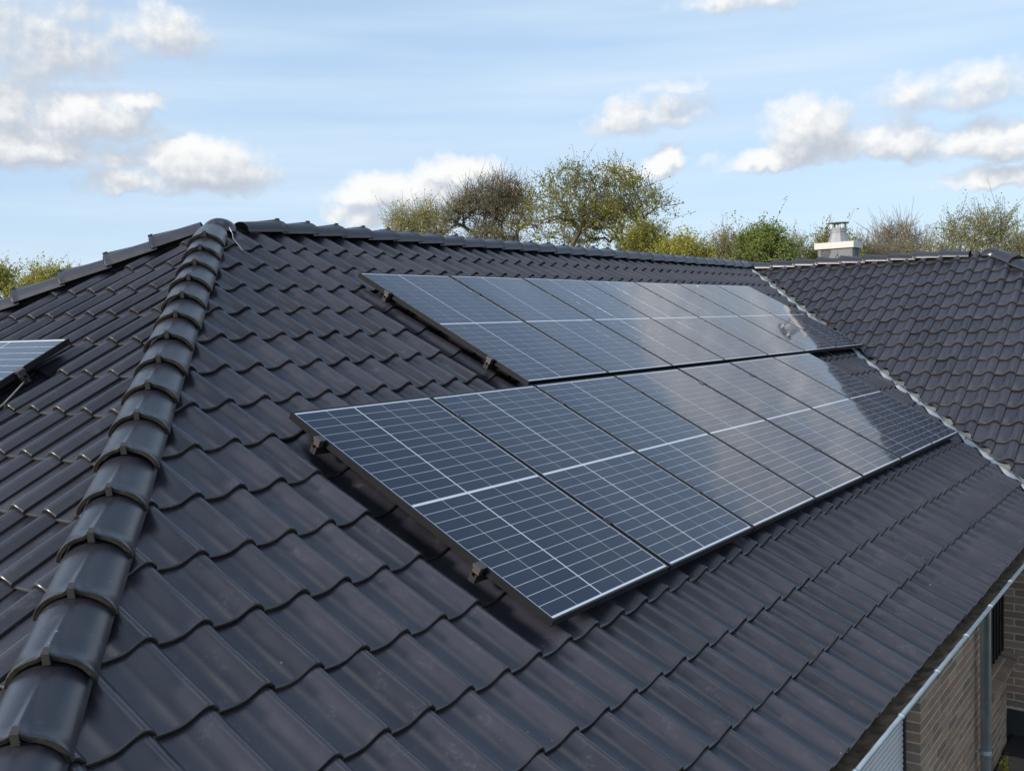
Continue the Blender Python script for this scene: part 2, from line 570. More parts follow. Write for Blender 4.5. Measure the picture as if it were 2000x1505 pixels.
# --- tile mesh -------------------------------------------------------------
TW, TC = 0.2285, 0.3545
PROF = [(-.09, .0), (.0, .004), (.09, .002), (.2, .0), (.33, .0005), (.44, .005), (.52, .014), (.59, .026), (.66, .0385),
        (.73, .047), (.79, .0495), (.86, .045), (.93, .032), (1.0, .016)]


def tile_data(w, course):
    ln = course + .045
    tilt = .021 / course
    n = len(PROF)
    v, f, mi, sh = [], [], [], []
    rows = [(ln, 0.0), (ln * .5, 0.0), (.010, 0.0), (.002, -.003), (.0, -.0075)]
    for y, dz in rows:
        for s, h in PROF:
            v.append((s * w - w, y, h + dz - tilt * y))
    nr = len(rows)
    for r in range(nr - 1):
        for i in range(n - 1):
            f.append((r * n + i, (r + 1) * n + i, (r + 1) * n + i + 1, r * n + i + 1))
            mi.append(1 if r == nr - 2 else 0)
    o = len(v)
    for s, h in PROF:                                  # lower lip of the nose
        v.append((s * w - w, .004, h - .019))
    e = (nr - 1) * n
    for i in range(n - 1):
        f.append((e + i, o + i, o + i + 1, e + i + 1))
        mi.append(1)
        sh.append((e + i, e + i + 1))
    o2 = len(v)                                        # side lip of the roll
    for y, dz in rows:
        v.append((-.003, y, PROF[-1][1] + dz - .016 - tilt * y))
    for r in range(nr - 1):
        f.append((r * n + n - 1, (r + 1) * n + n - 1, o2 + r + 1, o2 + r))
        mi.append(0)
        sh.append((r * n + n - 1, (r + 1) * n + n - 1))
    return v, f, mi, sh


def roof_slope(name, frame, w, course, a0, b0, arange, brange, planes, hidden, limit, label=None):
    """deck with individually laid tiles; planes = (point, normal) kept on the side the normal points to"""
    v, f, mi, sh = tile_data(w, course)
    va = np.array(v)
    me = mesh_from('roof_tile', v, f, [MT['tile'], MT['tile_edge']], mi, True, sh)
    rec = []
    for j in range(brange[0], brange[1]):
        for i in range(arange[0], arange[1]):
            a = a0 + i * w + random.gauss(0, .0012)
            b = b0 + j * course + random.gauss(0, .0016) - (.03 if name == 'front' and j == brange[0] else 0)
            mw = frame.mw(a, b, PAN + random.gauss(0, .0008))
            mw = mw @ Matrix.Rotation(random.gauss(0, .0035), 4, 'Z') @ Matrix.Rotation(random.gauss(0, .003), 4, 'X')
            corners = [mw @ Vector(c) for c in ((-w, 0, 0), (0, 0, 0), (-w, course, 0), (0, course, 0), (0, course + .045, 0), (-w, course + .045, 0), (-w * 1.1, 0, 0))]
            cut, out = [], False
            for p, nn in planes:
                ds = [(c - p).dot(nn) for c in corners]
                if max(ds) <= .01:
                    out = True
                    break
                if min(ds) < 0:
                    cut.append((p, nn))
            if out:
                continue
            ctr = mw @ Vector((-w / 2, course / 2, 0))
            d = (ctr - CAM).length
            vis = any(in_view(c) for c in corners) and not hidden(a - w / 2, b + course / 2)
            rec.append((0 if vis else 1, d, mw, cut))
    rec.sort(key=lambda r: (r[0], r[1]))
    return me, va, f, mi, sh, rec


def emit_slope(slope, me, va, f, mi, sh, rec, limit, mats):
    stv, stf, stm, sts = [], [], [], []
    k = 0
    for inv, d, mw, cut in rec:
        if cut:
            bm = bmesh.new()
            bm.from_mesh(me)
            bm.transform(mw)
            for p, nn in cut:
                bmesh.ops.bisect_plane(bm, geom=bm.verts[:] + bm.edges[:] + bm.faces[:], plane_co=p, plane_no=nn, clear_inner=True, dist=1e-5)
            if len(bm.faces) == 0:
                bm.free()
                continue
            bm.transform(mw.inverted())
            m2 = bpy.data.meshes.new('roof_tile')
            for m in mats:
                m2.materials.append(m)
            bm.to_mesh(m2)
            bm.free()
        else:
            m2 = me
        if k < limit and not inv:
            o = bpy.data.objects.new('roof_tile', m2)
            COL.objects.link(o)
            o.parent = slope
            o.matrix_basis = mw
            k += 1
        else:
            if m2 is me:
                vv, ff, mm, ss = va, f, mi, sh
            else:
                vv = np.array([p.co[:] for p in m2.vertices])
                ff = [tuple(p.vertices) for p in m2.polygons]
                mm = [p.material_index for p in m2.polygons]
                ss = []
            a = np.array(mw)
            ofs = len(stv)
            stv += (vv @ a[:3, :3].T + a[:3, 3]).tolist()
            stf += [tuple(q + ofs for q in p) for p in ff]
            stm += list(mm)
            sts += [(p + ofs, q + ofs) for p, q in ss]
    if stv:
        o = obj('roof_tile_field', mesh_from('roof_tile_field', stv, stf, mats, stm, True, sts), slope)
        o['kind'] = 'stuff'
    return k


# decks (underlay) of the roof
dz = .055
zr = ZR - dz
EY = -0.90                                     # eave line of the deck
ze = T * EY - CV - dz
XE_L = KL + (T * EY) / math.tan(LTH)           # left eave
YB = 2 * YR - EY
XE_W = KV + EY                                 # wing eave
P_apex, P_j = (XA, YR, zr), (XR2, YR, zr)
P_a2 = (XR2, YA2, zr)
hl = (HA * EY + HB, EY, ze)
bl = (XA - HA * (YB - YR), YB, ze)
vb = (KV + EY, EY, ze)                         # valley foot
drop = YA2 - (EY)                              # not used for height; hip end of the wing
YE2 = YA2 - (YR - EY)
he = (XR2 - (YR - EY), YE2, ze)
xw2 = XR2 + (YR - EY)


def deck(name, pts, faces=None):
    o = obj(name, mesh_from(name, pts, faces or [tuple(range(len(pts)))], MT['deck']))
    return hpart(o)


d_main = deck('front_roof_slope', [hl, vb, P_j, P_apex])
d_left = deck('hip_end_slope', [hl, P_apex, bl])
d_wing = deck('wing_roof_slope', [vb, he, P_a2, P_j])
d_back = deck('rear_roof_slope', [P_apex, P_j, (XR2, YB, ze - 0.0), bl, (xw2, YB, ze), (xw2, YE2, ze), P_a2], [(0, 1, 2, 3), (1, 6, 5, 4, 2)])
d_end = deck('wing_end_slope', [he, (xw2, YE2, ze), P_a2])
mats_t = [MT['tile'], MT['tile_edge']]

V = Vector
hipn = V((1, -HA, 0)).normalized()
hip_pt = V((XA, YR, 0))
PANELS_MAIN = [(0.0, 7 * 1.075 - .02, 0.0, 1.754), (2.142, 2.142 + 7 * 1.075 - .02, 1.794, 3.548)]


def hid_main(a, b):
    for u0, u1, v0, v1 in PANELS_MAIN:
        if u0 + .55 < a < u1 + .25 and v0 + .05 < b < v1 - .12:
            return True
    return False


r_ = roof_slope('front', F_MAIN, TW, TC, -.741, -.047, (-14, 60), (-3, 14),
                [(hip_pt + hipn * .015, hipn), (V((KV - .03, 0, 0)), V((-1, 1, 0)).normalized()), (V((0, YR - .012, 0)), V((0, -1, 0)))], hid_main, 300)
n_main = emit_slope(d_main, *r_, 300, mats_t)
LW, LC = 0.248, 0.3633
hip2n = V((-1, -HA, 0)).normalized()
r_ = roof_slope('left', F_LEFT, LW, LC, -3.36, 2.351, (-22, 22), (-11, 8),
                [(hip_pt - hipn * .015, -hipn), (hip_pt + hip2n * .015, hip2n)],
                lambda a, b: (-6.0 < a < -3.35 - .3 and .9 < b < 2.4), 300)
n_left = emit_slope(d_left, *r_, 300, mats_t)
WW, WC = 0.230, 0.340
r_ = roof_slope('wing', F_WING, WW, WC, -1.1245, 3.359, (-20, 16), (-12, 5),
                [(V((KV + .085, 0, 0)), V((1, -1, 0)).normalized()), (V((XR2 - .012, 0, 0)), V((-1, 0, 0))), (V((XR2, YA2 + .02, 0)), V((-1, 1, 0)).normalized())],
                lambda a, b: False, 300)
n_wing = emit_slope(d_wing, *r_, 300, mats_t)
print('tiles', n_main, n_left, n_wing)

# --- ridge and hip caps ------------------------------------------------------


def cap_mesh(ln=.40, keel=1.0):
    PHI = [-84, -74, -64, -54, -44, -34, -25, -17, -12, -9, -6, -3, -1, 1, 3, 6, 9, 12, 17, 25, 34, 44, 54, 64, 74, 84]
    seg, rows = len(PHI) - 1, [0.0, .006, .022, .03, .07, .12, .17, .22, .25, .33, ln]
    v, f, mi, sh = [], [], [], []
    for y in rows:
        k = y / ln
        hw, hh = .132 - .012 * k, .110 - .013 * k
        lip = .003 if y in (.006, .022) else (.001 if y == 0.0 else 0.0)
        for i in range(seg + 1):
            ph = R(PHI[i])
            x, z = (hw + lip) * math.sin(ph), (hh + lip) * math.cos(ph)
            kw = .027 * max(0.0, 1 - y / .25) + .003
            kh = keel * .017 * max(0.0, 1 - y / .25) * max(0.0, 1 - abs(x) / kw)
            v.append((x, y, z + kh - .05 * k * .2))
    n = seg + 1
    for r in range(len(rows) - 1):
        for i in range(seg):
            f.append((r * n + i, r * n + i + 1, (r + 1) * n + i + 1, (r + 1) * n + i))
            mi.append(1 if r == 0 else 0)
    o = len(v)
    for i in range(n):
        x, y, z = v[i]
        v.append((x * .885, .003, z * .885 - .001))
    for i in range(seg):
        f.append((i, o + i, o + i + 1, i + 1))
        mi.append(1)
        sh.append((i, i + 1))
    o2 = len(v)
    for r in range(len(rows)):                         # thickness of the two long edges
        for s, i in ((0, 0), (1, seg)):
            x, y, z = v[r * n + i]
            v.append((x * .9, y, z - .004))
    for r in range(len(rows) - 1):
        f.append((r * n, (r + 1) * n, o2 + (r + 1) * 2, o2 + r * 2))
        f.append(((r + 1) * n + seg, r * n + seg, o2 + r * 2 + 1, o2 + (r + 1) * 2 + 1))
        mi += [0, 0]
        sh += [(r * n, (r + 1) * n), (r * n + seg, (r + 1) * n + seg)]
    return mesh_from('ridge_cap', v, f, [MT['cap'], MT['tile_edge']], mi, True, sh)


def clip_mesh():
    m = MB()
    m.box(-.0115, .0115, .001, .030, .1275, .1300)
    m.box(-.0115, .0115, -.0060, .0, .092, .1300)
    m.box(-.0115, .0115, -.0060, .012, .0905, .092)
    me = mesh_from('ridge_clip', m.v, m.f, MT['clip'])
    return me


CAPM, CLIPM = cap_mesh(), clip_mesh()


def cap_run(name, p0, p1, step, first=0.0, lift=0.0, clip=True, tilt=.022):
    """caps laid from p0 (low end, noses point towards p0) to p1"""
    p0, p1 = V(p0), V(p1)
    d = (p1 - p0)
    L = d.length
    d.normalize()
    a = d.cross(V((0, 0, 1))).normalized()
    n = a.cross(d)
    m = MB()
    bw = .02
    vs = [p0 - a * bw - n * .12, p0 + a * bw - n * .12, p1 + a * bw - n * .12, p1 - a * bw - n * .12,
          p0 - a * bw, p0 + a * bw, p1 + a * bw, p1 - a * bw]
    m.add(vs, [(0, 3, 2, 1), (4, 5, 6, 7), (0, 1, 5, 4), (1, 2, 6, 5), (2, 3, 7, 6), (3, 0, 4, 7)])
    run = hpart(m.build(name, MT['deck']))
    s = first
    while s + .40 < L + .02:
        q = p0 + d * s + n * (lift + random.gauss(0, .002)) + a * random.gauss(0, .002)
        mw = Matrix((a, d, n)).transposed().to_4x4()
        mw.translation = q
        mw = mw @ Matrix.Rotation(-tilt + random.gauss(0, .004), 4, 'X') @ Matrix.Rotation(random.gauss(0, .008), 4, 'Z')
        if s + .40 > L + .12:
            pass
        if in_view(q, 500):
            o = bpy.data.objects.new('ridge_cap', CAPM)
            COL.objects.link(o)
            o.parent = run
            o.matrix_basis = mw
            if clip:
                c = bpy.data.objects.new('ridge_clip', CLIPM)
                COL.objects.link(c)
                c.parent = run
                c.matrix_basis = mw
        s += step
    return run


apex = V((XA, YR, ZR))
LIFT = -.005
cap_run('front_hip', (HA * EY + HB, EY, T * EY - CV), apex, .333, first=.246, lift=LIFT)
cap_run('rear_hip', (XA - HA * (YB - YR), YB, T * EY - CV), apex, .360, first=.17, lift=LIFT)
cap_run('main_ridge', (XR2 - .1, YR, ZR), apex, .334, first=.05, lift=LIFT - .012)
cap_run('wing_ridge', (XR2, YR - .02, ZR), (XR2, YA2, ZR), .36, first=.02, lift=LIFT - .03, clip=False)
cap_run('wing_hip', (he[0], he[1], he[2] + dz), (XR2, YA2, ZR), .36, first=.2, lift=LIFT)


def dome(name, p, r, h):
    vs, fs = [], []
    for i in range(7):
        ph = R(90 * i / 6)
        for k in range(18):
            a = 2 * math.pi * k / 18
            rr = r * math.cos(ph) * (1 + .06 * math.cos(3 * a + 1.1))
            vs.append((p[0] + rr * math.cos(a), p[1] + rr * math.sin(a), p[2] + h * math.sin(ph)))
    for i in range(6):
        for k in range(18):
            a, b = i * 18 + k, i * 18 + (k + 1) % 18
            fs.append((a, b, b + 18, a + 18))
    return hpart(obj(name, mesh_from(name, vs, fs, MT['cap'], smooth=True)))


dome('apex_cap', (XA + .05, YR, ZR - .035), .135, .108)
dome('apex_cap', (XR2, YA2 + .02, ZR - .05), .15, .115)

# --- valley sheet -------------------------------------------------------------
tv, tf = [], []


def prof_h(u):
    s = ((u + .741) / TW) % 1.0
    for (s0, h0), (s1, h1) in zip(PROF, PROF[1:]):
        if s0 <= s <= s1:
            return h0 + (h1 - h0) * (s - s0) / (s1 - s0)
    return .02


def main_surf(x, y):
    """height of the front tiles at a plan position"""
    bq = y / math.cos(TH) - .064
    fr = ((bq + .047) / TC) % 1.0
    hh = PAN + prof_h(x) - .021 * fr
    return T * y + hh / math.cos(TH)


NS = 560
Yv0, Yv1 = EY - .02, YR - .12
ACR = [(.105, 1), (.075, 1), (.045, .9), (.005, .6), (-.05, .1), (-.14, 0)]
for i in range(NS + 1):
    y = Yv0 + (Yv1 - Yv0) * i / NS
    scal = .010 * noise.noise(V((y * 3.1, 1.7, 0)))
    for k, (off, wgt) in enumerate(ACR):
        o_ = off + (scal if k == 0 else scal * .4 if k == 1 else 0)
        x = KV + y - o_ * 1.414
        base = T * y - CV - .004
        if off >= 0:
            zz = wgt * (.7 * main_surf(x, y) + .3 * (T * y + (PAN + .028) / math.cos(TH)) + .019) + (1 - wgt) * (base + .012)
            if k == 0:
                zz -= .006
        else:
            zz = T * (x - KV) - CV - .035 - (.02 if k > 4 else 0)
        zz += .002 * noise.noise(V((x * 9, y * 9, k)))
        tv.append((x, y, zz))
na = len(ACR)
for i in range(NS):
    for k in range(na - 1):
        tf.append((i * na + k, i * na + k + 1, (i + 1) * na + k + 1, (i + 1) * na + k))
hpart(obj('valley_sheet', mesh_from('valley_sheet', tv, tf, MT['lead'], smooth=True)))
# crumbs of moss and mortar lying along the cut wing tiles
m = MB()
for i in range(300):
    y = random.uniform(Yv0, Yv1)
    x = KV + y + .085 * 1.0 + random.gauss(0.02, .018)
    z = T * (x - KV) - CV + random.uniform(-.022, .014)
    s = random.uniform(.005, .017)
    p = V((x, y, z))
    vs = [p + V((random.uniform(-1, 1), random.uniform(-1, 1), random.uniform(-.7, .7))) * s for _ in range(4)]
    m.add(vs, [(0, 1, 2), (0, 2, 3), (0, 3, 1), (1, 3, 2)])
o = hpart(m.build('valley_moss', MT['moss']))
o['kind'] = 'stuff'

# --- walls -----------------------------------------------------------------------
YW = -0.48                        # facade plane
XWW = 7.52                        # wing wall plane
ZT = -0.84                        # top of the visible masonry
CH = 0.0757                       # brick course
WIN1 = (2.30, 3.96, -2.25, -0.90)
WIN2 = (6.22, 7.505, -2.20, -0.90)
NICHE = 7.29


def wall_boxes(m, segs):
    for s in segs:
        m.box(*s)


m = MB()
yb = YW + .30
g_ = .004                         # mortar sits this far behind the brick faces
for (x0, x1, z0, z1) in [(-2.9, WIN1[0], GZ, ZT), (WIN1[0], WIN1[1], GZ, WIN1[2]), (WIN1[0], WIN1[1], WIN1[3], ZT),
                         (WIN1[1], WIN2[0], GZ, ZT), (WIN2[0], NICHE, GZ, WIN2[2]), (WIN2[0], WIN2[1], WIN2[3], ZT)]:
    m.box(x0 + (g_ if x0 == WIN1[1] else 0), x1 - (g_ if x1 == NICHE else 0), YW + g_, yb, z0 - .03, z1)
wall = hpart(m.build('brick_wall', MT['mortar']))
wall['label'] = 'facade masonry of brown bricks with pale joints'
m = MB()
m.box(XWW + g_, XWW + .3, -6.0, yb, GZ + .28, ZT)
wwall = hpart(m.build('brick_wall', MT['mortar']))
m = MB()
m.box(XWW - .02, XWW + .28, -6.0, yb - .02, GZ - .03, GZ + .28)
hpart(m.build('plinth', MT['plinth']))
# walls round the back that close the house
m = MB()
m.box(-2.9, -2.6, YW + .02, YB - .5, GZ - .03, ZT)
m.box(-2.6, 16.6, YB - .8, YB - .5, GZ - .03, ZT)
m.box(16.6, 16.9, -6, YB - .8, GZ - .03, ZT)
hpart(m.build('rear_wall', MT['brick']))
m = MB()
m.box(NICHE, XWW, YW + .10, YW + .14, GZ - .03, WIN2[2] - .002)
dr = hpart(m.build('side_door', MT['dark']))


def brick_me(lx, ly, lz):
    bm = bmesh.new()
    bmesh.ops.create_cube(bm, size=1.0)
    bmesh.ops.scale(bm, vec=(lx, ly, lz), verts=bm.verts)
    bmesh.ops.bevel(bm, geom=bm.edges[:], offset=.0035, segments=1, affect='EDGES')
    me = bpy.data.meshes.new('brick')
    bm.to_mesh(me)
    bm.free()
    me.materials.append(MT['brick'])
    return me


bricks = []                      # (parent, mesh key, centre)
BJ = .013
cache = {}


def bme(lx, ly, lz):
    k = (round(lx, 3), round(ly, 3), round(lz, 3))
    if k not in cache:
        cache[k] = brick_me(*k)
    return cache[k]


nc = int((ZT - GZ) / CH)
for j in range(nc):
    z = GZ + CH * (j + .5)
    x = 3.96
    half = j % 2 == 1
    first = True
    while x < NICHE - .02:
        r = random.random()
        L = .115 if (first and half) else (.24 if r < .72 else .115)
        first = False
        x1 = min(x + L, NICHE)
        a, b = x, x1
        x = x1 + BJ
        if b - a < .04:
            continue
        if z + CH / 2 > WIN2[2] and b > WIN2[0] and a < WIN2[1]:
            if a < WIN2[0] - .03:
                b = WIN2[0]
            else:
                continue
        depth = .105
        bricks.append((wall, bme(b - a, depth, CH - BJ), V(((a + b) / 2, YW + depth / 2 + random.gauss(0, .0012), z)), None))
# left of the shutter window (below the sill only, seen at a step aside)
for j in range(int((WIN1[2] - GZ) / CH)):
    z = GZ + CH * (j + .5)
    x = 2.3 - (.12 if j % 2 else 0)
    while x < 3.9:
        b = min(x + .24, 3.949)
        if b - x > .05:
            bricks.append((wall, bme(b - x, .105, CH - BJ), V(((x + b) / 2, YW + .0525 + random.gauss(0, .0012), z)), None))
        x += .251
for j in range(nc):
    z = GZ + CH * (j + .5)
    if z < GZ + .30:
        continue
    y = YW + .09
    half = j % 2 == 1
    while y > -1.4:
        L = .115 if half else .24
        half = False
        bricks.append((wwall, bme(.105, L, CH - BJ), V((XWW + .0525 + random.gauss(0, .0012), y - L / 2, z)), None))
        y -= L + BJ
bricks.sort(key=lambda b: (not in_view(b[2]), (b[2] - CAM).length))
cnt = {}
st = {}
for par, me, c, rot in bricks:
    cnt[par.name] = cnt.get(par.name, 0) + 1
    if cnt[par.name] <= 290:
        o = bpy.data.objects.new('brick', me)
        COL.objects.link(o)
        o.parent = par
        o.location = c
    else:
        mb = st.setdefault(par.name, (par, MB()))[1]
        mb.add([p.co + c for p in me.vertices], [tuple(q.vertices) for q in me.polygons])
for par, mb in st.values():
    o = mb.build('brickwork', MT['brick'], par)
    o['kind'] = 'stuff'

# --- shutter window ------------------------------------------------------------
x0, x1, z0, z1 = WIN1
m = MB()
yf = YW + .105
m.box(x0, x1, yf + .03, yf + .06, z0, z1)
win = hpart(m.build('shutter_window', MT['dark']))
m = MB()
m.box(x1 - .045, x1 - .004, yf - .004, yf + .03, z0, z1)
m.box(x0 + .004, x0 + .045, yf - .004, yf + .03, z0, z1)
o = m.build('guide_rail', MT['dark'], win)
sl = []
for k in range(7):
    a = math.pi * k / 6
    sl.append((-.009 * math.sin(a), -.0195 * math.cos(a)))
sv = [(xx, p[0], p[1]) for xx in (x0 + .047, x1 - .047) for p in sl]
sf = [(i, i + 1, i + 8, i + 7) for i in range(6)]
slat_me = mesh_from('shutter_slat', sv, sf, MT['shutter'], smooth=True)
z = z0 + .02
while z < z1 - .02:
    o = bpy.data.objects.new('shutter_slat', slat_me)
    COL.objects.link(o)
    o.parent = win
    o.location = (0, yf + .012, z)
    z += .0405
# --- dark window beside the downpipe ---------------------------------------------
x0, x1, z0, z1 = WIN2
m = MB()
m.box(x0, x1, YW + .09, YW + .12, z0, z1)
win2 = hpart(m.build('dark_window', MT['dark']))
for k in range(9):
    m = MB()
    xx = x0 + .06 + k * (x1 - x0 - .12) / 8
    m.box(xx - .022, xx + .022, YW + .055, YW + .088, z0 + .02, z1)
    o = m.build('mullion_slat', MT['dark'], win2)
m = MB()
m.box(x0 - .02, x1 + .02, YW - .05, YW + .088, z0 - .10, z0 - .03)
sill = hpart(m.build('window_sill', MT['mortar']))
sb = bme(.062, .17, .062)
k = 0
x = x0 - .01
while x < x1 + .0:
    o = bpy.data.objects.new('sill_brick', sb)
    COL.objects.link(o)
    o.parent = sill
    o.location = (x + .031, YW + .005, z0 - .035)
    o.rotation_euler = (R(12), 0, 0)
    x += .0735

# --- soffit, gutter, downpipe -------------------------------------------------------
m = MB()
m.box(XE_L + .1, XWW + .2, EY + .02, YW + .3, ZT, ZT + .02)
hpart(m.build('soffit', MT['soffit']))
m = MB()
m.box(XE_L + .05, XE_W, EY + .012, EY + .034, ZT, -.70)
hpart(m.build('fascia', MT['dark']))

GY, GZT, GR = -0.945, -0.685, 0.068
XG0, XG1 = -3.2, 6.95
m = MB()
n = 12
vs, fs = [], []
for x in (XG0, XG1):
    for rr in (GR, GR - .003):
        for i in range(n + 1):
            a = math.pi * i / n
            vs.append((x, GY - rr * math.cos(a), GZT - rr * math.sin(a) + (.004 if i > n / 2 else 0)))
h_ = n + 1
for i in range(n):
    fs.append((i, i + 1, 2 * h_ + i + 1, 2 * h_ + i))
    fs.append((h_ + i + 1, h_ + i, 3 * h_ + i, 3 * h_ + i + 1))
m.add(vs, fs)
gut = hpart(m.build('gutter', MT['zinc'], smooth=True))
m = MB()
m.tube([(XG0, GY - GR, GZT + .004), (XG1, GY - GR, GZT + .004)], .0115, 10)
o = m.build('gutter_bead', MT['zinc'], gut, smooth=True)
xb = 1.43 - .71 * 6
ring = MB()
ring.tube([(-.013, 0, 0), (-.009, 0, 0), (.009, 0, 0), (.013, 0, 0)], [.0125, .0155, .0155, .0125], 12)
rme = mesh_from('gutter_bracket', ring.v, ring.f, MT['zinc'], smooth=True)
while xb < XG1:
    o = bpy.data.objects.new('gutter_bracket', rme)
    COL.objects.link(o)
    o.parent = gut
    o.location = (xb, GY - GR, GZT + .004)
    xb += .71
# silt lying in the gutter
dv, df = [], []
ND = 420
for i in range(ND + 1):
    x = XG0 + .02 + (XG1 - XG0 - .04) * i / ND
    low = .022 * max(0.0, noise.noise(V((x * .8, 3.3, 0))) + .2)
    for k in range(7):
        y = GY - .060 + .125 * k / 6
        edge = abs(k - 3) / 3.0
        z = GZT - .012 - low + .012 * noise.noise(V((x * 9, y * 30, 0))) + .008 * noise.noise(V((x * 31, y * 60, 4))) + .012 * edge
        dv.append((x, y, z))
for i in range(ND):
    for k in range(6):
        df.append((i * 7 + k, (i + 1) * 7 + k, (i + 1) * 7 + k + 1, i * 7 + k + 1))
o = obj('gutter_silt', mesh_from('gutter_silt', dv, df, MT['debris'], smooth=True), gut)
o['kind'] = 'stuff'

DX, DY = 5.85, YW - .078
m = MB()
m.tube([(DX, GY, GZT - GR + .01), (DX, GY, GZT - GR - .06), (DX, DY - .06, ZT - .14), (DX, DY, ZT - .22), (DX, DY, GZ)], .0435, 20)
dp = hpart(m.build('downpipe', MT['zinc'], smooth=True))
for z in (-1.05, -2.6):
    m = MB()
    m.lathe([(.0435, -.018), (.0475, -.015), (.0475, .015), (.0435, .018)], (DX, DY, z))
    m.box(DX - .008, DX + .008, DY + .04, YW + .01, z - .012, z + .012)
    o = m.build('pipe_clamp', MT['zinc'], dp, smooth=False)

# --- chimney --------------------------------------------------------------------------
CX0, CX1, CY0, CY1 = 12.88, 13.24, 2.73, 3.24
CZT = 2.30
m = MB()
m.box(CX0, CX1, CY0, CY1, 1.1, CZT)
chim = hpart(m.build('chimney', MT['slate']))
chim['label'] = 'slate clad chimney stack with pale metal cap and steel cowl'


def shingle(parent, origin, ax, nrm, w, h, k):
    """six sided slate, hung with its cut corner down"""
    t = .011
    pts = [(-w * .5, h * .5), (-w * .5, -h * .08), (-w * .2, -h * .5), (w * .2, -h * .5), (w * .5, -h * .08), (w * .5, h * .5)]
    vs = []
    for d in (0.0, t):
        for px, pz in pts:
            vs.append(V(origin) + V(ax) * px + V((0, 0, pz)) + V(nrm) * (d + (.012 * (.5 - pz / h) if d else 0)))
    fs = [tuple(range(6, 12)), tuple(range(5, -1, -1))] + [(i, (i + 1) % 6, 6 + (i + 1) % 6, 6 + i) for i in range(6)]
    o = obj('slate', mesh_from('slate', vs, fs, MT['slate']), parent)


for j, z in enumerate((1.62, 1.84, 2.06, 2.25)):
    for i in range(4):
        y = CY0 + (i - .5 + (.5 if j % 2 else 0)) * .21 + .1
        y = min(max(y, CY0 + .09), CY1 - .09)
        shingle(chim, (CX0 - .002 - .004 * j, y, z), (0, -1, 0), (-1, 0, 0), .22, .27, j)
    for i in range(3):
        x = CX0 + .08 + (i - (.35 if j % 2 else 0)) * .17
        x = min(max(x, CX0 + .08), CX1 - .08)
        shingle(chim, (x, CY0 - .002 - .004 * j, z), (1, 0, 0), (0, -1, 0), .18, .27, j)
m = MB()
for x, y in ((CX0, CY0), (CX0, CY1), (CX1, CY0)):
    m.box(x - .034, x + .012, y - .034, y + .012, 1.2, CZT - .003)
o = m.build('corner_trim', MT['slate'], chim)
m = MB()
m.box(CX0 - .065, CX1 + .065, CY0 - .065, CY1 + .065, CZT, CZT + .105)
o = m.build('chimney_cap', MT['white_metal'], chim, bevel=.006)
cc = ((CX0 + CX1) / 2, (CY0 + CY1) / 2, CZT + .105)
m = MB()
m.lathe([(.175, 0), (.168, .01), (.125, .15), (.125, .165), (.132, .168), (.132, .195), (.126, .20), (.126, .205), (.132, .21), (.132, .235), (.115, .238), (.115, .15)], cc, 12)
o = m.build('flue_cone', MT['steel'], chim)
m = MB()
for k in range(4):
    a = R(45 + 90 * k)
    x, y = cc[0] + .122 * math.cos(a), cc[1] + .122 * math.sin(a)
    m.box(x - .012, x + .012, y - .012, y + .012, cc[2] + .23, cc[2] + .315)
o = m.build('cowl_post', MT['steel'], chim)
m = MB()
m.lathe([(0.001, .312), (.165, .312), (.17, .318), (.165, .326), (.001, .340)], cc, 20)
o = m.build('cowl_lid', MT['steel'], chim)

# ------------------------------------------------------------------ solar panels
PW, PLN = 1.055, 1.754
FT, FB = .036, .0105             # frame depth and face width


def panel_meshes():
    m = MB()
    m.box(0, FB, 0, PLN, -FT, 0)
    m.box(PW - FB, PW, 0, PLN, -FT, 0)
    m.box(FB, PW - FB, 0, FB, -FT, 0)
    m.box(FB, PW - FB, PLN - FB, PLN, -FT, 0)
    m.box(FB - .002, PW - FB + .002, FB - .002, PLN - FB + .002, -.0076, -.0056)
    frame = mesh_from('frame', m.v, m.f, MT['frame'])
    m = MB()
    m.box(FB - .001, PW - FB + .001, FB - .001, PLN - FB + .001, -.0055, -.0021)
    sheet = mesh_from('backsheet', m.v, m.f, MT['sheet'])
    return frame, sheet


FRAME_ME, SHEET_ME = panel_meshes()
XM, YMARG, MID = .008, .014, .018
thin, thick, rowgap = .0042, .0100, .0037
cw = (PW - 2 * FB - 2 * XM - 3 * thin - thick) / 5
ch = (PLN - 2 * FB - 2 * YMARG - MID - 22 * rowgap) / 24
cols, x = [], FB + XM
for i in range(5):
    cols.append(x + cw / 2)
    x += cw + (thick if i == 1 else thin)
rows, y = [], FB + YMARG
for j in range(24):
    rows.append(y + ch / 2)
    y += ch + (MID if j == 11 else rowgap)
m = MB()
m.box(-cw / 2, cw / 2, -ch / 2, ch / 2, -.0006, 0)
CELL_ME = mesh_from('cell', m.v, m.f, MT['cell'])


def solar_panel(frame, a, b, label, group, jitter=.0016):
    r = empty('solar_panel')
    mw = frame.mw(a, b, 0.0) @ Matrix.Rotation(random.gauss(0, jitter), 4, 'X') @ Matrix.Rotation(random.gauss(0, jitter), 4, 'Y')
    r.matrix_basis = mw
    tag(r, label, 'solar panel', group)
    obj('frame', FRAME_ME, r)
    obj('backsheet', SHEET_ME, r)
    for cx in cols:
        for cy in rows:
            o = bpy.data.objects.new('cell', CELL_ME)
            COL.objects.link(o)
            o.parent = r
            o.location = (cx, cy, -.0014)
    return r


